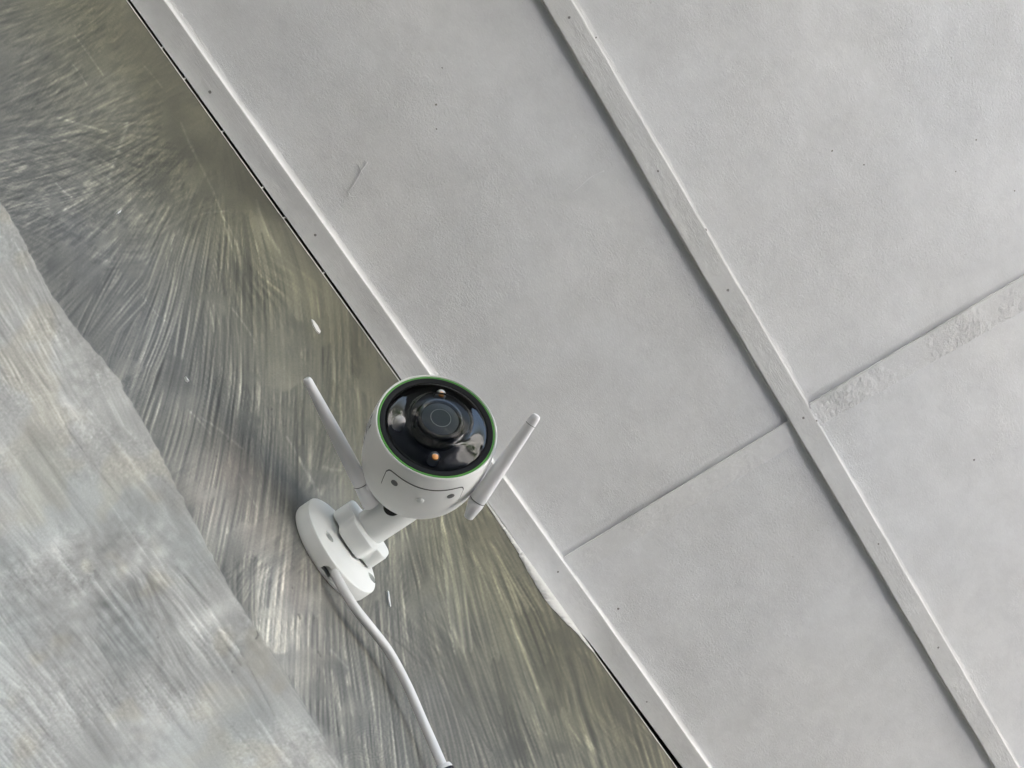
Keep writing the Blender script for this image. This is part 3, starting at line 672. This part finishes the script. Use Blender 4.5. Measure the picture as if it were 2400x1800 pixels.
# printed name on the left flank
cu = bpy.data.curves.new('t', 'FONT'); cu.body = 'EZVIZ'; cu.size = 1.0; cu.resolution_u = 4; cu.align_x = 'CENTER'; cu.align_y = 'CENTER'; cu.space_character = 1.1
to = bpy.data.objects.new('t', cu); COL.objects.link(to); bpy.context.view_layer.update()
tm = bpy.data.meshes.new_from_object(to.evaluated_get(bpy.context.evaluated_depsgraph_get())); bpy.data.objects.remove(to)
bm = bmesh.new(); bm.from_mesh(tm); bmesh.ops.subdivide_edges(bm, edges=bm.edges, cuts=1)
xs = [v_.co.x for v_ in bm.verts]; sc = .0225 / (max(xs) - min(xs)); 
def _shell_px(th, z): return project(np.array(shell_pt(th, z, 0) + T0))
TTH = min((math.radians(k * .5) for k in range(130, 260)), key=lambda t_: abs(_shell_px(t_, -.0155)[0] - (864 + (_shell_px(t_, -.0155)[1] - 1008) * -.45)))
open('/tmp/dbg','w').write(str((math.degrees(TTH), [(k, _shell_px(math.radians(k), -.0155), _shell_px(math.radians(k), -.005), _shell_px(math.radians(k), -.027)) for k in (60,70,80,90,100,110)]))) if False else None
TTH = math.radians(92)
if DBG: print('TTH', math.degrees(TTH), [(k, _shell_px(math.radians(k), -.0155), _shell_px(math.radians(k), -.005), _shell_px(math.radians(k), -.027)) for k in (50,60,70,80,90,100,110)])
for v_ in bm.verts:
    z = -.0175 + v_.co.x * sc; th = TTH + v_.co.y * sc * 1.4 / .037 * -1
    v_.co = shell_pt(th, z, .00015)
tme = from_bm(bm, 'brand_lettering'); link('brand_lettering', tme, TEXTM, T, smooth=False)

# wall bracket: gasket, plate, lobed nut, tube
YV = Vector((0, 1, 0)); PL = .0350
pc = Vector((0, 0, 0))
def wall_frame(c, x=(0, 0, 1)): return frame(c, YV, x)
pcF = Vector(at_y(804, 1276, WY + .0105)) - T0; pcF.y = 0
gask = lathe_obj('gasket', [(0, .0004), (PL * .985, .0004), (PL * .99, .0012), (PL * .985, .0022), (0, .0022)], WHITE, T, wall_frame(pcF), 96)
plate = lathe_obj('mounting_plate', [(0, .0018), (PL * 1.0, .0018), (PL * 1.0, .0097), (PL * .995, .0102), (PL * .982, .0105), (PL * .96, .0105), (0, .0105)], WHITE2, T, wall_frame(pcF), 128)
cutm = []
def cyl(c, axis, r, h):
    bm = bmesh.new(); bmesh.ops.create_cone(bm, cap_ends=True, segments=40, radius1=r, radius2=r, depth=h); me = from_bm(bm, 'c'); me.transform(frame(c, axis)); return me
def on_plate(px, py, y=.0105): return Vector(at_y(px, py, WY + y)) - T0
h1 = on_plate(771.5, 1257); rad = (h1 - pcF); rad.y = 0; r_h = rad.length
h2 = on_plate(872, 1354)
h3 = pcF + (pcF - h1) * .2 + Vector((0, 0, 0)); 
for h in (h1, h2): cutm.append(cyl(T0 + Vector((h.x, .0075, h.z)), YV, .0040, .0095))
nt_p = on_plate(770, 1328, .004); nd = (nt_p - pcF); nd.y = 0; nd.normalize()
cutm.append(cyl(T0 + pcF + nd * PL + Vector((0, .0030, 0)), nd, .0039, .016))
T.location = T0
plate.parent = None; plate.matrix_world = Matrix.Translation(T0); plate.location = T0; bpy.context.view_layer.update(); 
cut(plate, cutm); plate.location = (0, 0, 0); plate.parent = T
ac = Vector(at_y(866, 1238, WY + .0245)) - T0; ac.y = 0
# neck between plate and nut
lathe_obj('neck', [(.0130, .0100), (.0125, .0130), (.0120, .0150), (0, .0150)], WHITE2, T, wall_frame(ac), 64)
def lobe(a, base, amp_): return base + amp_ * (abs(math.cos(3 * a)) ** .7 - .5) * 1.0
_n = (wall_frame(ac).inverted() @ (Vector(at_y(828, 1208, WY + .024)) - T0)); A0 = math.atan2(_n.y, _n.x)
def nut_mesh():
    bm = bmesh.new(); seg = 144; rings = []
    for sc_, z in ((.93, .0122), (.985, .0124), (1.0, .0130), (1.0, .0232), (.985, .0240), (.955, .0243), (.90, .0243), (.0, .0243)):
        ring = []
        for k in range(seg):
            a = 2 * math.pi * k / seg
            # four broad grips with shallow scoops between
            r = .0228 - .0046 * max(0, math.cos(2 * (a - A0))) ** 0 * max(0, math.cos(4 * (a - A0))) ** 2.2 - .0008 * max(0, -math.cos(4 * (a - A0))) ** 2
            ring.append(bm.verts.new((r * sc_ * math.cos(a), r * sc_ * math.sin(a), z)))
        rings.append(ring)
    for a, b in zip(rings[:-1], rings[1:]):
        for k in range(seg): bm.faces.new((a[k], a[(k + 1) % seg], b[(k + 1) % seg], b[k]))
    bmesh.ops.remove_doubles(bm, verts=bm.verts, dist=1e-6)
    return from_bm(bm, 'clamp_nut')
me = nut_mesh(); me.transform(wall_frame(ac)); link('clamp_nut', me, WHITE2, T); sharpen(me, 26)
# tube with rounded end
tipY = .068
tp = [(.0117, .0240), (.0119, .0246), (.0122, .0256), (.0126, .052)]
for k in range(1, 9):
    a = k / 8 * math.pi / 2; tp.append((.0126 * math.cos(a) if k < 8 else 0, .052 + .013 * math.sin(a)))
arm = lathe_obj('bracket_tube', [(0, .0236)] + tp, WHITE2, T, wall_frame(ac), 96)
# swivel slot: raised disc, its shaded inside painted near-black, with its screw
sp = Vector(at_depth(913, 1188, FD)) - T0
dirv = Vector(ray(913, 1188)).normalized()
arm_w = ac + YV * ((sp.y))
# point on the tube surface seen at that pixel
def hit_tube(px, py):
    d = Vector(ray(px, py)); o_ = Vector(LENS) - T0 - ac; a = d.x ** 2 + d.z ** 2; b = 2 * (o_.x * d.x + o_.z * d.z); c = o_.x ** 2 + o_.z ** 2 - .0122 ** 2
    D_ = b * b - 4 * a * c
    if D_ < 0: return None
    t = (-b - math.sqrt(D_)) / (2 * a); return o_ + d * t + ac
hp = hit_tube(920, 1187)
if hp:
    nrm = (hp - ac); nrm.y = 0
    sl = lathe_obj('swivel_slot_shade', [(.0060, -.004), (.0060, .0006), (.0057, .0008), (0, .0008)], DARK, T, frame(hp, nrm, YV), 40)
    lathe_obj('swivel_screw', [(.0030, .0006), (.0030, .0010), (.0022, .0014), (0, .0015)], METAL, sl, frame(hp, nrm, YV), 24)
# foot that joins tube and shell
ft = (Vector(fc) - T0) - N * .052
me = from_bm(tube([ac + YV * .050, (ac + YV * .060) * .5 + ft * .5, ft], [.010, .011, .012], 32), 'swivel_joint'); link('swivel_joint', me, WHITE2, T)

# ------------------------------------------------------------------ antennas
def antenna(tip, joint, foot, hinge_px, dt, dj, df, r_tip, r_j, r_f, cap_t, name='antenna', label=None):
    a = Vector(at_depth(*tip, dt)) - T0; b = Vector(at_depth(*joint, dj)) - T0; c = Vector(at_depth(*foot, df)) - T0
    d = (a - b).normalized(); Ln = (a - b).length
    m = frame(b, d, N)
    pr = [(r_j * .97, .0001), (r_j, .0005)]
    for k in range(1, 10): pr.append((r_j + (r_tip - r_j) * (k / 10) ** 1.35, Ln * k / 10 * .97))
    cz = Ln * cap_t
    pr += [(r_tip * 1.02, Ln - r_tip * .9), (r_tip * .92, Ln - r_tip * .4), (r_tip * .7, Ln - r_tip * .1), (r_tip * .35, Ln), (0, Ln)]
    pr.sort(key=lambda p: p[1]); pr = [(0, 0)] + pr
    o = lathe_obj(name, pr, ANT, T, m, 48, 30, label)
    lathe_obj('seam_ring', [(r_j * .97, -.0002), (r_j * 1.012, -.0001), (r_j * 1.012, .0003), (r_j * .97, .0004)], GROOVE, o, m, 48)
    d2 = (c - b).normalized(); l2 = (c - b).length; m2 = frame(b, d2, N)
    lathe_obj('antenna_base', [(0, .0004), (r_j * .96, .0004), (r_j, .0009), (r_j * .985, .003), (r_f * 1.04, l2 * .85), (r_f * .97, l2 - .0006), (r_f * .75, l2), (r_f * .6, l2), (r_f * .55, l2 - .0004), (0, l2 - .0004)], ANT, o, m2, 48)
    if cap_t:
        rr = r_j + (r_tip - r_j) * cap_t
        lathe_obj('tip_seam', [(rr * 1.01, cz), (rr * 1.03, cz + .00015), (rr * 1.01, cz + .0003)], GROOVE, o, m, 48)
    if hinge_px:
        h = Vector(at_depth(*hinge_px[:2], hinge_px[2])) - T0
        link('hinge', from_bm(tube([b + d2 * l2 * .15, h], [.0040, .0046], 24), 'hinge'), ANT, o)
    return o
antenna((718, 886), (847, 1134), (872, 1186), (876, 1130, .492), .462, .492, .498, .0027, .0052, .0054, 0, label='antenna on the left, leaning away from the body, base half hidden behind it')
antenna((1259, 972), (1119, 1173), (1097, 1214), (1118, 1130, .480), .452, .462, .464, .0030, .0050, .0031, .89, label='antenna on the right, standing in front of the ceiling')

# ------------------------------------------------------------------ cable
cp = []
for x, y, lift in [(757, 1306, .006), (768, 1318, .0052), (779, 1333, .0062), (791, 1357, .0078), (813, 1396, .0090), (838, 1433, .0098), (867, 1469, .0100), (912, 1528, .0100), (953, 1604, .0096), (989, 1686, .0090), (1012, 1738, .0086), (1032, 1784, .0095), (1047, 1818, .009)]:
    cp.append(at_y(x, y, WY + lift))
cpath = smooth_path(cp, 120)
CB = link('cable', None, label='white power cable hanging down the wall from the camera bracket', cat='cable'); CB.location = Vector(cp[-1])
ci = Matrix.Translation(-Vector(cp[-1]))
me = from_bm(tube(cpath, .0027, 28), 'sheath'); me.transform(ci); link('sheath', me, CABLE, CB)
dv = (Vector(cp[-1]) - Vector(cp[-3])).normalized(); c0 = Vector(cp[-2]) 
m = ci @ frame(Vector(at_y(1041, 1802, WY + .0095)), dv, YV)
lathe_obj('plug_collar', [(0, -.002), (.0030, -.002), (.0042, -.0015), (.0047, .0), (.0048, .012), (.0048, .03), (0, .03)], CABLE, CB, m, 40)
lathe_obj('plug_seal', [(.0049, .0010), (.0051, .0016), (.0051, .0030), (.0049, .0036)], BLACK, CB, m, 40)
